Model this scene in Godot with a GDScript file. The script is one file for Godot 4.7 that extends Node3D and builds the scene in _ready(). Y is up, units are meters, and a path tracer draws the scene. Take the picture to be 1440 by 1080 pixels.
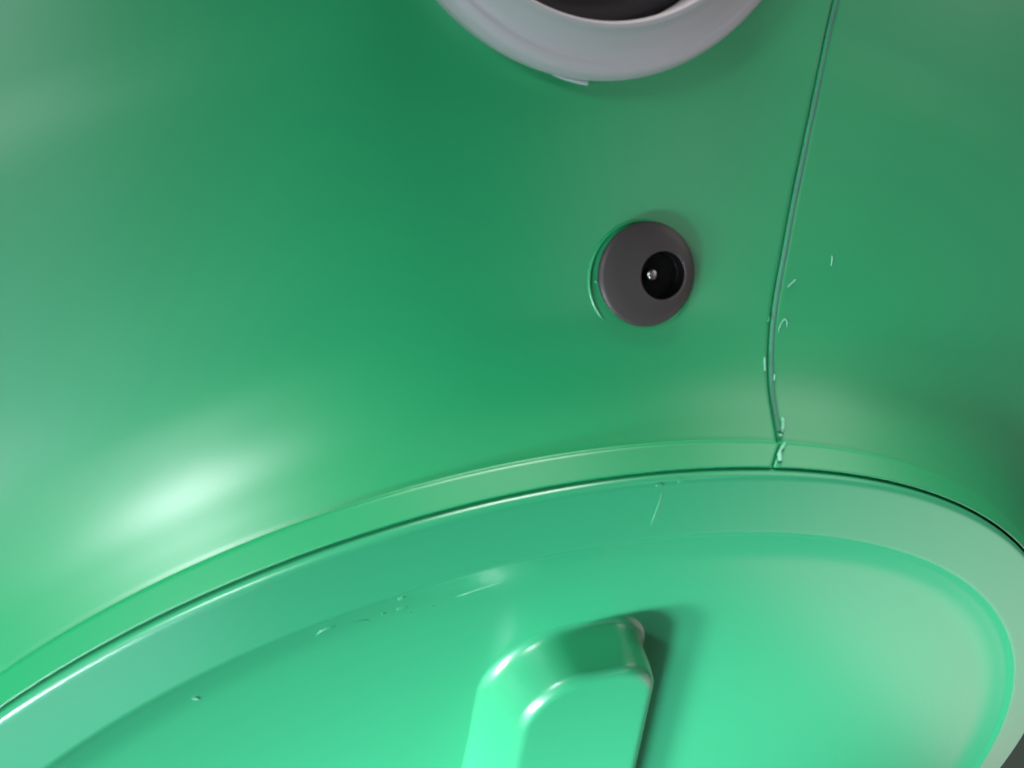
extends Node3D
# Close-up of the underside of a round green moulded plastic housing that lies on its side.
# Shapes are worked out in housing units: the axis of the round base is z, the base faces +z, "up" is y.
# One unit is S metres.
const S := 0.16
const SEAM := 5.43          # azimuth of the joint between the two shell panels, degrees from +y towards +x

var green: StandardMaterial3D
var base_green: StandardMaterial3D
var pale: StandardMaterial3D

# ---------------------------------------------------------------- helpers
func lin(r: float, g: float, b: float) -> Color:
	return Color(r, g, b).linear_to_srgb()

func plastic(c: Color, rough: float, spec := 0.5) -> StandardMaterial3D:
	var m := StandardMaterial3D.new()
	m.albedo_color = c
	m.roughness = rough
	m.metallic_specular = spec
	return m

func noise_tex(freq: float, seed_: int, as_normal: bool, strength := 1.0, ramp: Gradient = null) -> NoiseTexture2D:
	var n := FastNoiseLite.new()
	n.noise_type = FastNoiseLite.TYPE_SIMPLEX
	n.frequency = freq
	n.seed = seed_
	n.fractal_octaves = 3
	var t := NoiseTexture2D.new()
	t.width = 512
	t.height = 512
	t.seamless = true
	t.noise = n
	t.as_normal_map = as_normal
	t.bump_strength = strength
	if ramp:
		t.color_ramp = ramp
	return t

# a mesh from rows of points (rows x cols); flip turns the faces round
func grid(rows: Array, flip := false, close_cols := false) -> ArrayMesh:
	var nr := rows.size()
	var nc: int = rows[0].size()
	var v := PackedVector3Array()
	var nn := PackedVector3Array()
	var ix := PackedInt32Array()
	for i in nr:
		var up: PackedVector3Array = rows[mini(i + 1, nr - 1)]
		var dn: PackedVector3Array = rows[maxi(i - 1, 0)]
		var row: PackedVector3Array = rows[i]
		for j in nc:
			var a := j + 1
			var b := j - 1
			if close_cols:
				if a > nc - 1:
					a = 1
				if b < 0:
					b = nc - 2
			else:
				a = mini(a, nc - 1)
				b = maxi(b, 0)
			var du: Vector3 = up[j] - dn[j]
			var dc: Vector3 = row[a] - row[b]
			if dc.length() < 1e-9:
				dc = up[a] - up[b]
			if dc.length() < 1e-9:
				dc = dn[a] - dn[b]
			var n := du.cross(dc).normalized()
			if flip:
				n = -n
			if i == nr - 1 and (row[a] - row[b]).length() < 2e-4:
				n = nn[nn.size() - nc]     # rows that close on a point keep the normals of the row before
			nn.append(n)
			v.append(row[j] * S)
	for i in nr - 1:
		for j in nc - 1:
			var p := i * nc + j
			var q := p + nc
			if flip:
				ix.append_array([p, q, p + 1, p + 1, q, q + 1])
			else:
				ix.append_array([p, p + 1, q, p + 1, q + 1, q])
	var arr := []
	arr.resize(Mesh.ARRAY_MAX)
	arr[Mesh.ARRAY_VERTEX] = v
	arr[Mesh.ARRAY_NORMAL] = nn
	arr[Mesh.ARRAY_INDEX] = ix
	var m := ArrayMesh.new()
	m.add_surface_from_arrays(Mesh.PRIMITIVE_TRIANGLES, arr)
	return m

func obj(called: String, mesh: Mesh, mat: Material, parent: Node = self, label := "") -> MeshInstance3D:
	var o := MeshInstance3D.new()
	o.name = called
	o.mesh = mesh
	o.material_override = mat
	if label != "":
		o.set_meta("label", label)
	parent.add_child(o, true)
	return o

# smooth curve through control points (Catmull-Rom)
func smooth(pts: Array, per: int) -> PackedVector2Array:
	var out := PackedVector2Array()
	for i in pts.size() - 1:
		var a: Vector2 = pts[maxi(i - 1, 0)]
		var b: Vector2 = pts[i]
		var c: Vector2 = pts[i + 1]
		var d: Vector2 = pts[mini(i + 2, pts.size() - 1)]
		for k in per:
			out.append(b.cubic_interpolate(c, a, d, float(k) / per))
	out.append(pts[pts.size() - 1])
	return out

# a corner between two straight runs, rounded with radius r
func round_profile(pts: Array, radii: Array, n := 8) -> PackedVector2Array:
	var out := PackedVector2Array()
	for i in pts.size():
		var p: Vector2 = pts[i]
		var r: float = radii[i]
		if r <= 0.0 or i == 0 or i == pts.size() - 1:
			out.append(p)
			continue
		var a: Vector2 = (pts[i - 1] - p)
		var b: Vector2 = (pts[i + 1] - p)
		var ra := minf(r, minf(a.length(), b.length()) * 0.49)
		var pa := p + a.normalized() * ra
		var pb := p + b.normalized() * ra
		for k in n + 1:
			var t := float(k) / n
			out.append(pa.lerp(p, t).lerp(p.lerp(pb, t), t))
	# break long straight runs so that smooth normals stay true
	var fine := PackedVector2Array()
	for i in out.size():
		if i > 0:
			var l := out[i].distance_to(out[i - 1])
			if l > 0.004:
				fine.append(out[i - 1].lerp(out[i], minf(0.0006 / l, 0.2)))
				if l > 0.03:
					for k in range(1, 6):
						fine.append(out[i - 1].lerp(out[i], k / 6.0))
				fine.append(out[i - 1].lerp(out[i], 1.0 - minf(0.0006 / l, 0.2)))
		fine.append(out[i])
	return fine

func at_az(r: float, az: float, h: float) -> Vector3:
	var a := deg_to_rad(az)
	return Vector3(r * sin(a), r * cos(a), h)

# lathe about the base axis; profile points are (radius, height)
func lathe(prof: PackedVector2Array, segs: int) -> ArrayMesh:
	var rows := []
	for p in prof:
		var row := PackedVector3Array()
		for j in segs + 1:
			row.append(at_az(p.x, 360.0 * j / segs, p.y))
		rows.append(row)
	return grid(rows, false, true)

# lathe in a local frame: origin o, axis n; shift moves the rows from radius r_from (not moved) to r_to (fully moved)
func lathe_at(prof: PackedVector2Array, o: Vector3, n: Vector3, segs: int, shift := Vector3.ZERO, r_from := 1.0, r_to := 0.5) -> ArrayMesh:
	var u := Vector3.UP.cross(n).normalized()
	var w := n.cross(u)
	var rows := []
	for p in prof:
		var row := PackedVector3Array()
		var c := o + shift * clampf((r_from - p.x) / (r_from - r_to), 0.0, 1.0) + n * p.y
		for j in segs + 1:
			var a := -TAU * j / segs
			row.append(c + (u * cos(a) + w * sin(a)) * p.x)
		rows.append(row)
	return grid(rows, true, true)

# a tapered thread through points; ra[i] the radius at each
func thread(pts: Array, ra: Array, n: Vector3, flat := 1.0, sides := 8) -> ArrayMesh:
	var rows := []
	for i in pts.size():
		var t: Vector3 = (pts[mini(i + 1, pts.size() - 1)] - pts[maxi(i - 1, 0)]).normalized()
		var s := t.cross(n).normalized()
		var w := s.cross(t)
		var row := PackedVector3Array()
		for j in sides + 1:
			var a := TAU * j / sides
			row.append(pts[i] + s * cos(a) * ra[i] + w * sin(a) * ra[i] * flat)
		rows.append(row)
	var first := PackedVector3Array()
	var last := PackedVector3Array()
	for j in sides + 1:
		first.append(pts[0])
		last.append(pts[pts.size() - 1])
	rows.push_front(first)
	rows.push_back(last)
	return grid(rows, false, true)

# ---------------------------------------------------------------- the shape of the shell
var wall: PackedVector2Array

func wall_profile() -> PackedVector2Array:
	var out := PackedVector2Array()
	# groove side, lip, and the little step behind the lip
	for p in round_profile([Vector2(0.7424, -0.03), Vector2(0.7424, 0.0012), Vector2(0.7440, 0.0015), Vector2(0.7535, -0.0178), Vector2(0.7508, -0.0212), Vector2(0.7530, -0.0236)],
			[0.0, 0.0012, 0.0012, 0.0022, 0.0016, 0.0], 6):
		out.append(p)
	var run := smooth([Vector2(0.7530, -0.0236), Vector2(0.7625, -0.0371), Vector2(0.7775, -0.0568), Vector2(0.7949, -0.0739), Vector2(0.8191, -0.0922),
		Vector2(0.840, -0.1042), Vector2(0.8672, -0.117), Vector2(0.8994, -0.132), Vector2(0.9367, -0.1482), Vector2(0.9735, -0.1633), Vector2(1.0045, -0.1759),
		Vector2(1.0297, -0.1868), Vector2(1.0595, -0.1989), Vector2(1.19, -0.25), Vector2(1.33, -0.302), Vector2(1.42, -0.34), Vector2(1.46, -0.38), Vector2(1.47, -0.43),
		Vector2(1.44, -0.5), Vector2(1.3, -0.62), Vector2(0.9, -0.75), Vector2(0.4, -0.79), Vector2(0.002, -0.8)], 5)
	for i in range(1, run.size()):
		out.append(run[i])
	return out

func wall_h(r: float) -> float:
	for i in range(wall.size() - 1):
		if wall[i].y < -0.0236 and wall[i].x <= r and wall[i + 1].x >= r:
			return lerpf(wall[i].y, wall[i + 1].y, (r - wall[i].x) / maxf(wall[i + 1].x - wall[i].x, 1e-6))
	return -0.02

func wall_n(r: float, az: float) -> Vector3:
	var a := Vector2(r - 0.006, wall_h(r - 0.006))
	var b := Vector2(r + 0.006, wall_h(r + 0.006))
	var t := (b - a).normalized()
	return at_az(-t.y, az, t.x)

func on_wall(r: float, az: float, lift := 0.0) -> Vector3:
	return at_az(r, az, wall_h(r)) + wall_n(r, az) * lift

# where the joint runs: nearly straight, with the small wander of a moulded edge
func seam_az(p: Vector2, wander: FastNoiseLite) -> float:
	var s := p.x - p.y
	var bend := smoothstep(-0.020, -0.002, p.y) * -1.15
	return SEAM + bend + wander.get_noise_1d(s * 260.0) * 0.07 + wander.get_noise_1d(s * 900.0 + 40.0) * 0.025

# one half of the shell, from azimuth a0 to a1; the edge at the visible joint is bevelled by drop over width
func shell(side: int, gap: float, bevel: float, drop: float) -> ArrayMesh:
	var wander := FastNoiseLite.new()
	wander.seed = 5
	wander.frequency = 0.01
	var dent := FastNoiseLite.new()
	dent.seed = 11
	dent.frequency = 0.9
	var rows := []
	var n := wall.size()
	# columns: distance along the surface from the edge (units) and inward drop
	var near := [[0.0, 0.03], [0.0, drop + 0.004], [0.0, drop], [bevel * 0.25, drop * 0.78], [bevel * 0.5, drop * 0.52], [bevel * 0.75, drop * 0.26], [bevel * 0.95, drop * 0.06], [bevel * 1.15, 0.0]]
	for i in n:
		var p := wall[i]
		var t := (wall[mini(i + 1, n - 1)] - wall[maxi(i - 1, 0)]).normalized()
		var inward := Vector2(t.y, -t.x).normalized()
		if p.y > -0.034:
			inward = Vector2(-0.86, -0.51).lerp(inward, smoothstep(-0.0245, -0.034, p.y)).normalized()
		var row := PackedVector3Array()
		var s0 := seam_az(p, wander)
		var per := rad_to_deg(1.0 / maxf(p.x, 0.02))
		for c in near:
			var az: float = s0 + side * (gap + c[0]) * per
			row.append(at_az(p.x + inward.x * c[1], az, p.y + inward.y * c[1]))
		var a0: float = s0 + side * (gap + bevel * 1.4) * per
		var a1: float = SEAM + side * 180.0
		var cols := 150
		for k in cols + 1:
			var f := float(k) / cols
			var az: float = lerpf(a0, a1, f)
			var q := at_az(p.x, az, p.y)
			if p.x > 0.76 and p.y > -0.34:
				var w := dent.get_noise_3d(q.x * 3.0, q.y * 3.0, q.z * 3.0) * 0.0012 * smoothstep(0.0, 0.03, f) * smoothstep(0.76, 0.80, p.x)
				q -= at_az(inward.x, az, inward.y) * w
			row.append(q)
		rows.append(row)
	return grid(rows, side > 0)

# ---------------------------------------------------------------- the foot on the base
func foot_mesh() -> ArrayMesh:
	# rounded outline in (across, along) with r measured from the base centre; levels go from the floor up
	var az := -6.8
	var a := deg_to_rad(az)
	var er := Vector3(sin(a), cos(a), 0)
	var et := Vector3(cos(a), -sin(a), 0)
	# [height, half width at r=.45, outer end, inner end, corner radius]
	var lv := [[-0.0125, 0.0965, 0.5725, 0.1400, 0.04600], [-0.0050, 0.0955, 0.5715, 0.1475, 0.04400], [-0.0047, 0.0934, 0.5695, 0.1494, 0.04400], [-0.0040, 0.0913, 0.5676, 0.1512, 0.04400],
		[-0.0028, 0.0892, 0.5658, 0.1528, 0.04400], [-0.0013, 0.0873, 0.5643, 0.1540, 0.04400], [0.0006, 0.0857, 0.5633, 0.1547, 0.04400], [0.0025, 0.0846, 0.5627, 0.1550, 0.04400],
		[0.0060, 0.0815, 0.5614, 0.1608, 0.04228], [0.0120, 0.0788, 0.5603, 0.1632, 0.04156], [0.0180, 0.0760, 0.5593, 0.1656, 0.04084], [0.0240, 0.0733, 0.5582, 0.1680, 0.04012],
		[0.0300, 0.0706, 0.5571, 0.1704, 0.03940], [0.0362, 0.0678, 0.5560, 0.1780, 0.03900], [0.0379, 0.0669, 0.5556, 0.1782, 0.03887], [0.0395, 0.0657, 0.5548, 0.1786, 0.03848],
		[0.0409, 0.0643, 0.5537, 0.1794, 0.03785], [0.0422, 0.0626, 0.5525, 0.1805, 0.03701], [0.0433, 0.0609, 0.5510, 0.1818, 0.03598], [0.0441, 0.0590, 0.5494, 0.1832, 0.03480],
		[0.0445, 0.0572, 0.5477, 0.1848, 0.03353], [0.0447, 0.0555, 0.5460, 0.1865, 0.03220], [0.0447, 0.0500, 0.5400, 0.1920, 0.02800], [0.0447, 0.0300, 0.5150, 0.2200, 0.01200],
		[0.0447, 0.0000, 0.4700, 0.2600, 0.00001]]
	var rows := []
	for l in lv:
		var row := PackedVector3Array()
		var hw: float = l[1]
		var r1: float = l[2]
		var r0: float = l[3]
		var cr: float = l[4]
		var pts := PackedVector2Array()
		# start in the middle of the right side, run outwards, over the end and back
		var big := minf(cr * 1.6, hw)
		var radii := [cr, big, big, cr]
		var corners := [[Vector2(hw - cr, r1 - cr), 0.0], [Vector2(-hw + big, r1 - big), 90.0], [Vector2(-hw + big, r0 + big), 180.0], [Vector2(hw - cr, r0 + cr), 270.0]]
		for k in 4:
			var cc: Vector2 = corners[k][0]
			for q in 19:
				var g := deg_to_rad(corners[k][1] + 90.0 * q / 18.0)
				pts.append(cc + Vector2(cos(g), sin(g)) * radii[k])
			# straight run to the next corner
			var nxt: Vector2 = corners[(k + 1) % 4][0]
			var g1 := deg_to_rad(corners[k][1] + 90.0)
			var p0: Vector2 = cc + Vector2(cos(g1), sin(g1)) * radii[k]
			var p1: Vector2 = nxt + Vector2(cos(g1), sin(g1)) * radii[(k + 1) % 4]
			for q in range(1, 10):
				pts.append(p0.lerp(p1, q / 10.0))
		pts.append(pts[0])
		for p in pts:
			var x := p.x * (1.0 + (0.45 - p.y) * 0.75)
			if x > 0.0:
				x *= lerpf(0.80, 1.0, smoothstep(-0.01, 0.045, l[0]))   # steeper on this side
			var y := p.y
			if p.y > 0.4:
				y -= x * x * 0.9 * smoothstep(0.4, 0.53, p.y)   # the outer end follows the round of the base
			var low: float = 1.0 - smoothstep(-0.002, 0.03, l[0])   # the foot of its sides follows the dished floor
			row.append(er * y + et * x + Vector3(0, 0, l[0] + low * (floor_h(Vector2(x, y).length()) - floor_h(0.564) + 0.0022)))
		rows.append(row)
	return grid(rows, false, true)

# ---------------------------------------------------------------- build
func _ready():
	# camera
	var cam := Camera3D.new()
	cam.fov = 53.13
	cam.near = 0.004
	cam.far = 20.0
	cam.transform = Transform3D(Basis(Vector3(0.94945284, 0.18026201, 0.25699203), Vector3(0.0, 0.81868141, -0.57424798), Vector3(-0.3139097, 0.54522138, 0.77729939)),
		Vector3(-0.33479624, 1.09161069, 0.38561039) * S)
	var soft := CameraAttributesPhysical.new()
	soft.frustum_focal_length = 24.0
	soft.frustum_near = 0.004
	soft.frustum_far = 20.0
	soft.frustum_focus_distance = 0.165
	soft.exposure_aperture = 44.0
	cam.attributes = soft
	add_child(cam)
	cam.current = true

	# the dim room
	var env := Environment.new()
	env.background_mode = Environment.BG_COLOR
	env.background_color = lin(0.03, 0.03, 0.031)
	env.tonemap_mode = Environment.TONE_MAPPER_LINEAR
	env.tonemap_exposure = 0.86
	env.sdfgi_enabled = true
	env.ssao_enabled = true
	env.ssil_enabled = true
	var we := WorldEnvironment.new()
	we.environment = env
	add_child(we)

	# work lamp low on the left: a soft beam on the base
	lamp(Vector3(-3.15, -0.7, 2.02), Vector3(0.02, 0.20, 0.0), 0.90, 0.06, 9.3, 1.0, Color(0.99, 0.96, 1.0))
	# second lamp, added at lower left to fill the shadow beside the foot
	lamp(Vector3(-2.67, -1.04, 3.1), Vector3(0.02, 0.16, 0.0), 1.02, 0.07, 9.3, 1.0, Color(0.92, 0.93, 1.0))
	# ceiling lamp above, a little behind the face of the base
	panel(Vector3(-0.4, 8.0, -2.45), Vector3(0, 0.9, -0.1), Vector2(0.5, 0.4), 10.0, Color(1.0, 0.98, 0.98))
	# large bright lamp on the left
	lamp(Vector3(-4.25, 2.75, 2.40), Vector3(-0.75, 0.15, 0.0), 0.90, 0.14, 11.6, 1.0, Color(0.97, 0.97, 1.0))
	# added panel round that lamp, widens its highlight on the wall
	panel(Vector3(-4.4, 2.3, 2.2), Vector3(-0.39, 0.68, -0.07), Vector2(0.5, 0.5), 0.26, Color(0.93, 0.96, 1.0))
	# sky through a window, lower left
	panel(Vector3(-3.5, -0.7, 4.1), Vector3(-0.3, 0.7, 0.0), Vector2(0.42, 0.70), 0.50, Color(0.74, 0.96, 1.0))
	# added panel below it, brightens the left border of the base
	panel(Vector3(-2.2, -2.8, 3.7), Vector3(-0.3, 0.7, 0.0), Vector2(0.42, 0.34), 0.75, Color(0.80, 0.97, 1.0))
	# pale wall lit by the room, on the right
	panel(Vector3(5.6, 2.7, 2.0), Vector3(0.1, 0.75, 0.0), Vector2(0.75, 1.10), 0.055, Color(1.0, 0.92, 0.95))
	# added panel above it, gives the lip of the shell its sheen
	panel(Vector3(4.8, 5.2, 0.6), Vector3(0.1, 0.75, 0.0), Vector2(0.55, 0.6), 0.60, Color(1.0, 0.97, 0.97))
	# added panel, lower right: pinkish sheen on the floor of the base
	panel(Vector3(3.4, -1.4, 1.7), Vector3(0.4, 0.5, 0.0), Vector2(0.40, 0.36), 0.42, Color(1.0, 0.80, 0.86))
	# strip light added behind the camera for the pale band above the socket
	panel(Vector3(2.7, 3.2, 4.7), Vector3(0.0, 0.92, -0.13), Vector2(0.34, 0.08), 1.35, Color(1.0, 1.0, 1.0))

	# materials
	green = plastic(lin(0.011, 0.39, 0.136), 0.35, 0.68)
	green.clearcoat_enabled = true
	green.clearcoat = 0.4
	green.clearcoat_roughness = 0.4
	base_green = plastic(lin(0.036, 0.40, 0.175), 0.28, 0.65)
	pale = plastic(lin(0.23, 0.63, 0.43), 0.45)

	# table far below the housing, lowered to stay clear of the lamps
	var tm := plastic(lin(0.20, 0.27, 0.22), 0.55)
	var tb := BoxMesh.new()
	tb.size = Vector3(5.0, 0.03, 5.0)
	var table := obj("table", tb, tm)
	table.position = Vector3(0.3, -6.0 * S - 0.015, -0.3)
	table.set_meta("kind", "structure")

	# the housing
	var body := Node3D.new()
	body.name = "plastic_housing"
	body.set_meta("label", "glossy green moulded plastic housing with round base, black socket and grey ring")
	body.set_meta("category", "appliance")
	add_child(body)

	wall = wall_profile()
	var panel_a := obj("shell_panel", shell(-1, 0.0009, 0.0035, 0.0008), green, body, "wide green shell panel carrying the socket and the ring")
	var panel_b := obj("shell_panel", shell(1, 0.0012, 0.0060, 0.0010), green, body, "plain green shell panel beyond the joint")

	# the base cap: side, rounded rim, border that rises a little inwards, step down, dished floor
	var prof := round_profile([Vector2(0.7402, -0.035), Vector2(0.7402, 0.0074), Vector2(0.6800, 0.0114), Vector2(0.6730, 0.0078), Vector2(0.6470, 0.0004), Vector2(0.42, -0.0070), Vector2(0.20, -0.0085), Vector2(0.0005, -0.0085)],
		[0.0, 0.0062, 0.0032, 0.0034, 0.02, 0.10, 0.08, 0.0], 8)
	var cap := obj("base_cap", lathe(prof, 360), base_green, body)
	obj("foot", foot_mesh(), base_green, cap)

	# power socket
	var jr := 0.8515
	var ja := -3.06
	var jo := on_wall(jr, ja)
	var jn := wall_n(jr, ja)
	var socket := Node3D.new()
	socket.name = "power_socket"
	body.add_child(socket, true)
	var dark := plastic(lin(0.060, 0.053, 0.049), 0.45)
	var black := plastic(lin(0.004, 0.004, 0.004), 0.5, 0.25)
	var right := Vector3.UP.cross(jn).normalized()
	obj("seat_rim", lathe_at(round_profile([Vector2(0.0470, -0.012), Vector2(0.0464, 0.0002), Vector2(0.0450, 0.0012), Vector2(0.0436, 0.0002), Vector2(0.0424, -0.012)], [0.0, 0.001, 0.001, 0.001, 0.0], 5), jo - right.cross(jn) * (-0.0035) - right * 0.001 + jn * 0.0009, jn, 96), green, socket)
	obj("bezel", lathe_at(round_profile([Vector2(0.0396, -0.012), Vector2(0.0400, 0.0055), Vector2(0.0412, 0.0068), Vector2(0.0398, 0.0092), Vector2(0.0330, 0.0125), Vector2(0.0200, 0.0150), Vector2(0.0188, 0.0144), Vector2(0.0188, 0.003), Vector2(0.0001, 0.003)],
		[0.0, 0.0010, 0.0014, 0.0022, 0.012, 0.0008, 0.0006, 0.0, 0.0], 7), jo, jn, 96, right * 0.0100, 0.041, 0.021), dark, socket)
	obj("sleeve", lathe_at(round_profile([Vector2(0.0187, 0.0138), Vector2(0.0183, 0.0138), Vector2(0.0181, 0.0035), Vector2(0.0001, 0.0035)], [0.0, 0.0, 0.001, 0.0], 4), jo + right * 0.0100, jn, 64), black, socket)
	var steel := StandardMaterial3D.new()
	steel.albedo_color = lin(0.75, 0.74, 0.72)
	steel.metallic = 1.0
	steel.roughness = 0.28
	obj("pin", lathe_at(round_profile([Vector2(0.0050, 0.0036), Vector2(0.0050, 0.0070), Vector2(0.0036, 0.0095), Vector2(0.0001, 0.0100)], [0.0, 0.002, 0.0015, 0.0], 6), jo + right * 0.0035, jn, 40), steel, socket)

	# grey ring with a dark middle
	var rn := Vector3(-0.03, 0.345, 0.935).normalized()
	var ro := Vector3(-0.117, 1.1262, -0.2212)
	var slip := Vector3(-0.009, -0.003, 0.0)
	var ring := Node3D.new()
	ring.name = "round_fitting"
	body.add_child(ring, true)
	var grey := plastic(lin(0.56, 0.52, 0.52), 0.42)
	obj("ring", lathe_at(round_profile([Vector2(0.152, -0.03), Vector2(0.1600, 0.004), Vector2(0.1625, 0.019), Vector2(0.1590, 0.0290), Vector2(0.1535, 0.0325), Vector2(0.1512, 0.0330), Vector2(0.1450, 0.0370), Vector2(0.1345, 0.0480), Vector2(0.1310, 0.0540), Vector2(0.1280, 0.0545), Vector2(0.1260, 0.0490), Vector2(0.1255, -0.01)],
		[0.0, 0.006, 0.007, 0.006, 0.0015, 0.0015, 0.004, 0.003, 0.002, 0.002, 0.002, 0.0], 7), ro, rn, 160, slip, 0.150, 0.129), grey, ring)
	obj("disc", lathe_at(smooth([Vector2(0.1258, 0.012), Vector2(0.12, 0.020), Vector2(0.10, 0.026), Vector2(0.06, 0.031), Vector2(0.0005, 0.033)], 6), ro + slip, rn, 96), plastic(lin(0.03, 0.027, 0.03), 0.3), ring)

	details(panel_a, panel_b, cap, ring, ro, rn)

func lamp(at: Vector3, to: Vector3, energy: float, size: float, angle: float, soft: float, c: Color):
	var l := SpotLight3D.new()
	l.light_color = c
	l.light_energy = energy
	l.light_size = size
	l.spot_angle = angle
	l.spot_angle_attenuation = soft
	l.spot_range = 10.0
	l.shadow_enabled = true
	l.name = "unseen_lamp"
	add_child(l, true)
	l.look_at_from_position(at * S, to * S, Vector3.UP)

func panel(at: Vector3, to: Vector3, size: Vector2, energy: float, c: Color):
	var l := AreaLight3D.new()
	l.light_color = c
	l.light_energy = energy
	l.area_size = size
	l.area_normalize_energy = false
	l.shadow_enabled = true
	l.name = "unseen_light"
	add_child(l, true)
	l.look_at_from_position(at * S, to * S, Vector3(0.01, 0.02, 1.0) if absf(at.y) > 5.0 else Vector3.UP)

func floor_h(r: float) -> float:
	if r > 0.68:
		return lerpf(0.0115, 0.0074, (r - 0.68) / 0.0602)
	if r > 0.6725:
		return lerpf(0.0078, 0.0114, (r - 0.6725) / 0.0075)
	if r > 0.647:
		return lerpf(0.0004, 0.0082, (r - 0.647) / 0.0255)
	if r > 0.42:
		return lerpf(-0.0070, 0.0004, (r - 0.42) / 0.227)
	return lerpf(-0.0085, -0.0070, maxf(r - 0.2, 0.0) / 0.22)

# a fine raised thread of plastic on the base or on the wall, through [radius, azimuth] points
func ridge(pts: Array, width: float, flat: float, on_base: bool, lift := 0.0) -> ArrayMesh:
	var p := []
	var ra := []
	var n := Vector3(0, 0, 1)
	var steps := 6
	for i in pts.size() - 1:
		for k in steps + (1 if i == pts.size() - 2 else 0):
			var t := float(k) / steps
			var a: Array = pts[maxi(i - 1, 0)]
			var b: Array = pts[i]
			var c: Array = pts[i + 1]
			var d: Array = pts[mini(i + 2, pts.size() - 1)]
			var r := cubic_interpolate(b[0], c[0], a[0], d[0], t)
			var az := cubic_interpolate(b[1], c[1], a[1], d[1], t)
			p.append(at_az(r, az, floor_h(r) + lift) if on_base else on_wall(r, az, lift))
			if not on_base:
				n = wall_n(r, az)
	for i in p.size():
		var f := float(i) / (p.size() - 1)
		ra.append(width * clampf(minf(f, 1.0 - f) * 6.0, 0.25, 1.0) * (0.85 + 0.15 * sin(i * 2.3)))
	return thread(p, ra, n, flat)

func crumb(called: String, label: String, mesh: Mesh, group := ""):
	var o := obj(called, mesh, pale)
	o.set_meta("label", label)
	o.set_meta("category", "plastic shaving")
	if group != "":
		o.set_meta("group", group)

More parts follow.
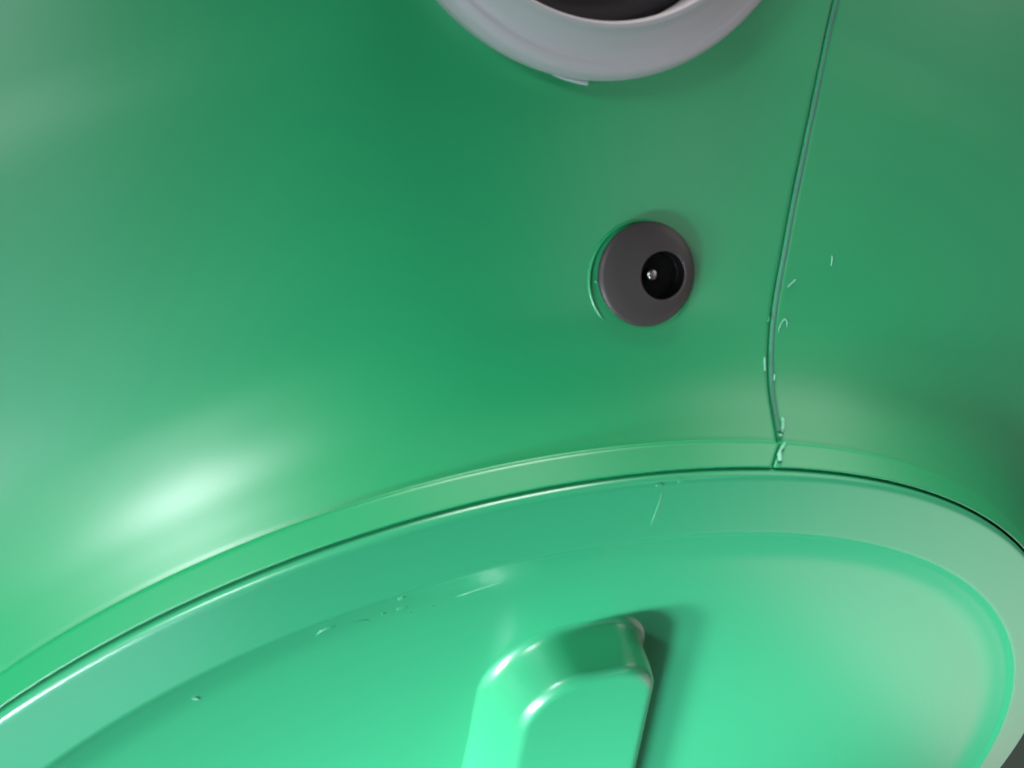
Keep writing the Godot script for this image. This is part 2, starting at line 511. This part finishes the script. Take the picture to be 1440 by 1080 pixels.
func details(panel_a: Node3D, panel_b: Node3D, cap: Node3D, ring: Node3D, ro: Vector3, rn: Vector3):
	# pale thread along the joint: light reflected on the bevel, put into its colour
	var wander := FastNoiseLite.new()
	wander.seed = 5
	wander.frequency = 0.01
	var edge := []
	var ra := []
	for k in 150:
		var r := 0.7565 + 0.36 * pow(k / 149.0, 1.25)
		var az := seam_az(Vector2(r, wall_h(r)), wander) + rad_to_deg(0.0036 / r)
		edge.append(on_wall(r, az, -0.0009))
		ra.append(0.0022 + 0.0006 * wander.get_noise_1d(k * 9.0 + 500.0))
	obj("joint_sheen", thread(edge, ra, Vector3(0, 0.38, 0.92), 0.55), plastic(lin(0.075, 0.27, 0.17), 0.5), panel_b, "pale strip painted for the light caught on the joint bevel")
	# flash left by the mould along the joint
	obj("burr", ridge([[0.7640, 6.02], [0.7600, 5.98], [0.7560, 5.80]], 0.0021, 0.9, false, 0.001), pale, panel_b)
	obj("burr", ridge([[0.7552, 5.60], [0.7536, 5.62]], 0.0022, 0.8, false, 0.001), pale, panel_b)
	var low := []
	for q in [[0.7525, 5.66, -0.0178], [0.7512, 5.40, -0.0140], [0.7500, 5.05, -0.0105], [0.7482, 4.85, -0.0065], [0.7462, 4.80, -0.0020]]:
		low.append(at_az(q[0] + 0.0012, q[1], q[2]))
	obj("burr", thread(low, [0.0008, 0.0014, 0.0012, 0.0022, 0.0020], Vector3(0, 0.8, 0.6), 0.9), pale, panel_b)
	obj("burr", ridge([[0.8262, 5.22], [0.8222, 5.26]], 0.0012, 0.7, false, 0.0006), green, panel_a)
	obj("burr", ridge([[0.7985, 5.08], [0.7925, 5.10], [0.7890, 5.12]], 0.0012, 0.7, false, 0.0006), pale, panel_a)
	obj("burr", ridge([[0.7880, 5.85], [0.7835, 5.80]], 0.0011, 0.7, false, 0.0004), pale, panel_b)
	obj("burr", ridge([[0.8480, -5.84], [0.8462, -5.80]], 0.0008, 0.8, false, 0.0016), pale, panel_a)
	# moulding marks on the base
	obj("weld_line", ridge([[0.7290, -3.42], [0.7230, -3.36], [0.7150, -3.36], [0.7060, -3.42], [0.7000, -3.48], [0.6940, -3.56]], 0.0016, 0.30, true, -0.0001), base_green, cap)
	obj("moulding_pip", ridge([[0.7350, -3.95], [0.7352, -3.70], [0.7350, -3.48]], 0.0014, 0.6, true, 0.0006), base_green, cap)
	obj("moulding_pip", ridge([[0.7375, -2.60], [0.7376, -2.25]], 0.0011, 0.6, true, 0.0012), base_green, cap)
	obj("moulding_line", ridge([[0.6474, -11.2], [0.6472, -8.0], [0.6470, -5.6], [0.6462, -2.0], [0.6452, 0.8], [0.6425, 3.0], [0.6400, 4.7]], 0.0008, 0.7, true), base_green, cap)
	obj("moulding_line", ridge([[0.6446, -16.87], [0.6468, -15.3], [0.6491, -13.64]], 0.0009, 0.8, true, 0.0004), pale, cap)
	# worn raised figures, too faint to read
	for m in [[[0.6570, -26.40], [0.6622, -26.05], [0.6640, -25.50], [0.6632, -24.90]], [[0.6520, -26.2], [0.6465, -25.6], [0.6440, -24.9]], [[0.6590, -23.9], [0.6540, -23.1], [0.6470, -23.0], [0.6420, -23.6]],
			[[0.6525, -21.0], [0.6538, -20.55], [0.6530, -20.1]], [[0.6530, -20.5], [0.6460, -20.35], [0.6390, -20.1]], [[0.6705, -20.5], [0.6712, -20.0]], [[0.6500, -18.9], [0.6440, -18.75], [0.6390, -18.4]], [[0.6560, -21.9], [0.6530, -21.7]]]:
		obj("embossed_mark", ridge(m, 0.0016, 0.6, true, -0.0002), base_green, cap)
	# flash on the ring
	var u := Vector3.UP.cross(rn).normalized()
	var w := rn.cross(u)
	var fl := []
	for k in 6:
		var a := deg_to_rad(-96.5 + k * 1.9)
		fl.append(ro + (u * cos(a) + w * sin(a)) * (0.1618 + 0.0003 * k) + rn * 0.0135)
	obj("burr", thread(fl, [0.0004, 0.0009, 0.0012, 0.0014, 0.0016, 0.0018], rn, 0.7), plastic(lin(0.62, 0.68, 0.65), 0.4), ring)
	# loose shavings
	crumb("plastic_shaving", "tiny pale crumb alone on the lower left of the green base", ridge([[0.6520, -35.95], [0.6490, -35.75], [0.6462, -35.95]], 0.0014, 0.8, true, 0.001))
	crumb("plastic_shaving", "thin pale curl right beside the shell joint, level with the black socket", ridge([[0.8500, 6.20], [0.8535, 6.45], [0.8575, 6.72]], 0.0010, 0.6, false, 0.0008))
	crumb("plastic_shaving", "short upright pale whisker on the plain panel, right of the curl", ridge([[0.8725, 9.0], [0.8770, 8.95], [0.8810, 8.88]], 0.0009, 0.6, false, 0.0008))
	crumb("plastic_shaving", "hair-thin pale loop touching the shell joint below the socket", ridge([[0.8150, 6.02], [0.8200, 6.10], [0.8245, 6.28], [0.8262, 6.48], [0.8235, 6.62], [0.8200, 6.60]], 0.0009, 0.5, false, 0.0006))
